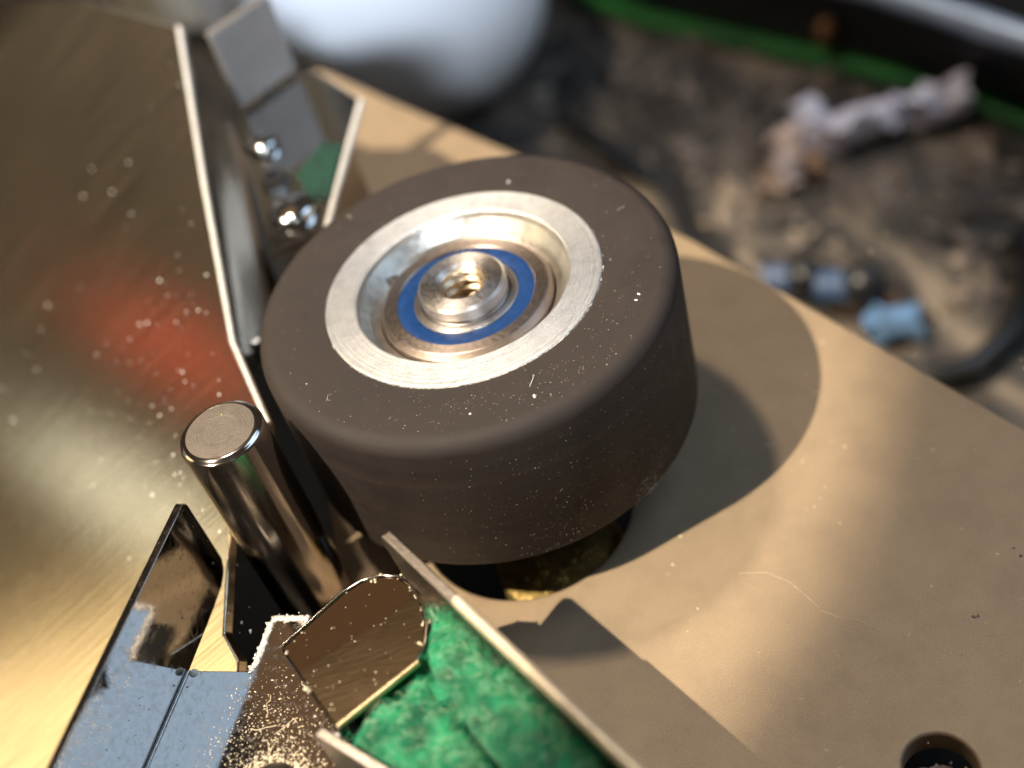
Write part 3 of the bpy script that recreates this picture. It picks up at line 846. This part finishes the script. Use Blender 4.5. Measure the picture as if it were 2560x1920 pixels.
M_BLU = m_plain('pale_blue_plastic', (0.045, 0.08, 0.16), 0.35, 0.0, 0.15, 0.1)
def jack(base, ang, label, group, s=1.0):
    t = thing('blue_connector', label, 'connector', base, group)
    d = Vector((math.cos(R(ang)), math.sin(R(ang)), 0))
    b = Vector(base)
    mesh('sleeve', tube([tuple(b + Vector((0, 0, 4))), tuple(b + d * 4.5 * s + Vector((0, 0, 4)))], 2.4 * s, 12), M_BLU, t, smooth=60)
    mesh('black_cap', superell(tuple(b + d * 6.6 * s + Vector((0, 0, 4.4))), (3.2 * s, 3.2 * s, 3.4 * s), 2.2, 20, 12), M_BLK, t, smooth=60)
    return t
jack((46.5, 59.5, -50), -30, 'blue connector with black cap just above the deck edge, left of its pair', 'connectors')
jack((53.0, 54.0, -50), -28, 'blue connector with black cap just above the deck edge, right of its pair', 'connectors', 1.1)
bl = thing('blue_foil', 'crumpled pale blue foil piece with brown strip beyond the deck edge', 'foil', (62, 43, -52))
mesh('body', ragged(tube(dense([(57.4, 44.5, -49), (60.5, 43.6, -47.8), (64.5, 42.6, -49)], 4), 2.7, 12), 1.8, 0.5, 12), m_plain('light_blue_foil', (0.13, 0.23, 0.38), 0.3, 0.3), bl, smooth=40)
mesh('strip', slab([[(55.6, 55), (64.8, 48.0), (64, 45.9), (54.4, 52)]], -47, 4.9), m_plain('brown_strip', (0.05, 0.03, 0.02), 0.5), bl, bevel=0.5)

ho = thing('black_hose', 'thick black hose curving along the right edge of the picture', 'hose', (66, 32, -52))
mesh('sheath', tube([(50, 41, -51), (54.4, 37.3, -49.6), (59.3, 31.6, -48.5), (66.7, 30.0, -48.2), (74.2, 33.5, -48.2), (81.9, 41, -48.4), (88, 52, -49)], 1.9, 12), M_BLK, ho, smooth=60)
mesh('end_cap', lathe([(0.05, -52), (2.8, -52), (2.8, -49.5), (1.8, -48.6), (0.05, -48.4)], 24, (88.4, 53, 0)), M_BLK, ho, smooth=40)
tc = thing('dark_cable', 'dark rubber cable curving over the desk behind the roller', 'cable', (45, 80, -52))
mesh('sheath', tube([(30, 128, -50), (36, 108, -49), (41, 92, -48.6), (40, 78, -48.6), (44, 66, -49), (38, 55, -50), (30, 50, -50)], 1.7, 10), M_BLK, tc, smooth=60)

# unseen props added left of the picture to make the smears in the golden cover
M_PBC = m_plain('pale_blue_prop', (0.70, 0.82, 0.95), 0.5)
def smear_prop(name, label, x, y, z0, z1, r, mat, group=None):
    t = thing(name, label, 'prop', (x, y, -52), group)
    mesh('foot', lathe([(0.05, -52), (14, -52), (14, -50), (12, -49), (0.05, -49)], 32, (x, y, 0)), M_BLK, t, smooth=30)
    mesh('post', lathe([(0.05, -49), (2, -49), (2, z0), (0.05, z0)], 16, (x, y, 0)), M_BLK, t, smooth=30)
    mesh('head', superell((x, y, (z0 + z1) / 2), (r, r, (z1 - z0) / 2), 2.6, 24, 14), mat, t, smooth=60)
smear_prop('red_prop', 'red prop on a post, added left of the picture for the red smear in the cover', -270, 187, 92, 136, 10, m_plain('red_enamel', (0.62, 0.06, 0.025), 0.4))
smear_prop('pale_prop', 'pale blue prop added left of the picture for the upper bluish smear in the cover', -290, 158, 58, 92, 10, M_PBC, 'pale props')
smear_prop('pale_prop', 'longer pale blue prop added left of the picture for the lower bluish smear in the cover', -300, 137, 76, 120, 9, M_PBC, 'pale props')
sb = thing('glow_board', 'yellowish board added left of the picture for the golden glow in the cover', 'board', (-318, 95, -52))  # unseen board added for its reflection, lit by the warm fill
mesh('panel', slab([[(-312, 112), (-336, 0), (-342, 2), (-318, 115)]], 150, 201.9), m_plain('yellowish_board', (0.86, 0.74, 0.50), 0.6), sb, bevel=1)
mesh('foot', slab([[(-320, 90), (-328, 50), (-356, 56), (-348, 96)]], -49, 2.9), M_BLK, sb)
wp = thing('cream_panel', 'cream white panel standing left of the white housing at the top', 'panel', (-40, 205, -52))
mesh('board', slab([[(-62, 226), (-16, 196), (-14, 199), (-60, 230)]], 150, 201.9), m_plain('cream_board', (0.80, 0.78, 0.72), 0.6), wp, bevel=1)
mesh('foot', slab([[(-48, 214), (-30, 202), (-26, 209), (-44, 221)]], -49, 2.9), M_BLK, wp)
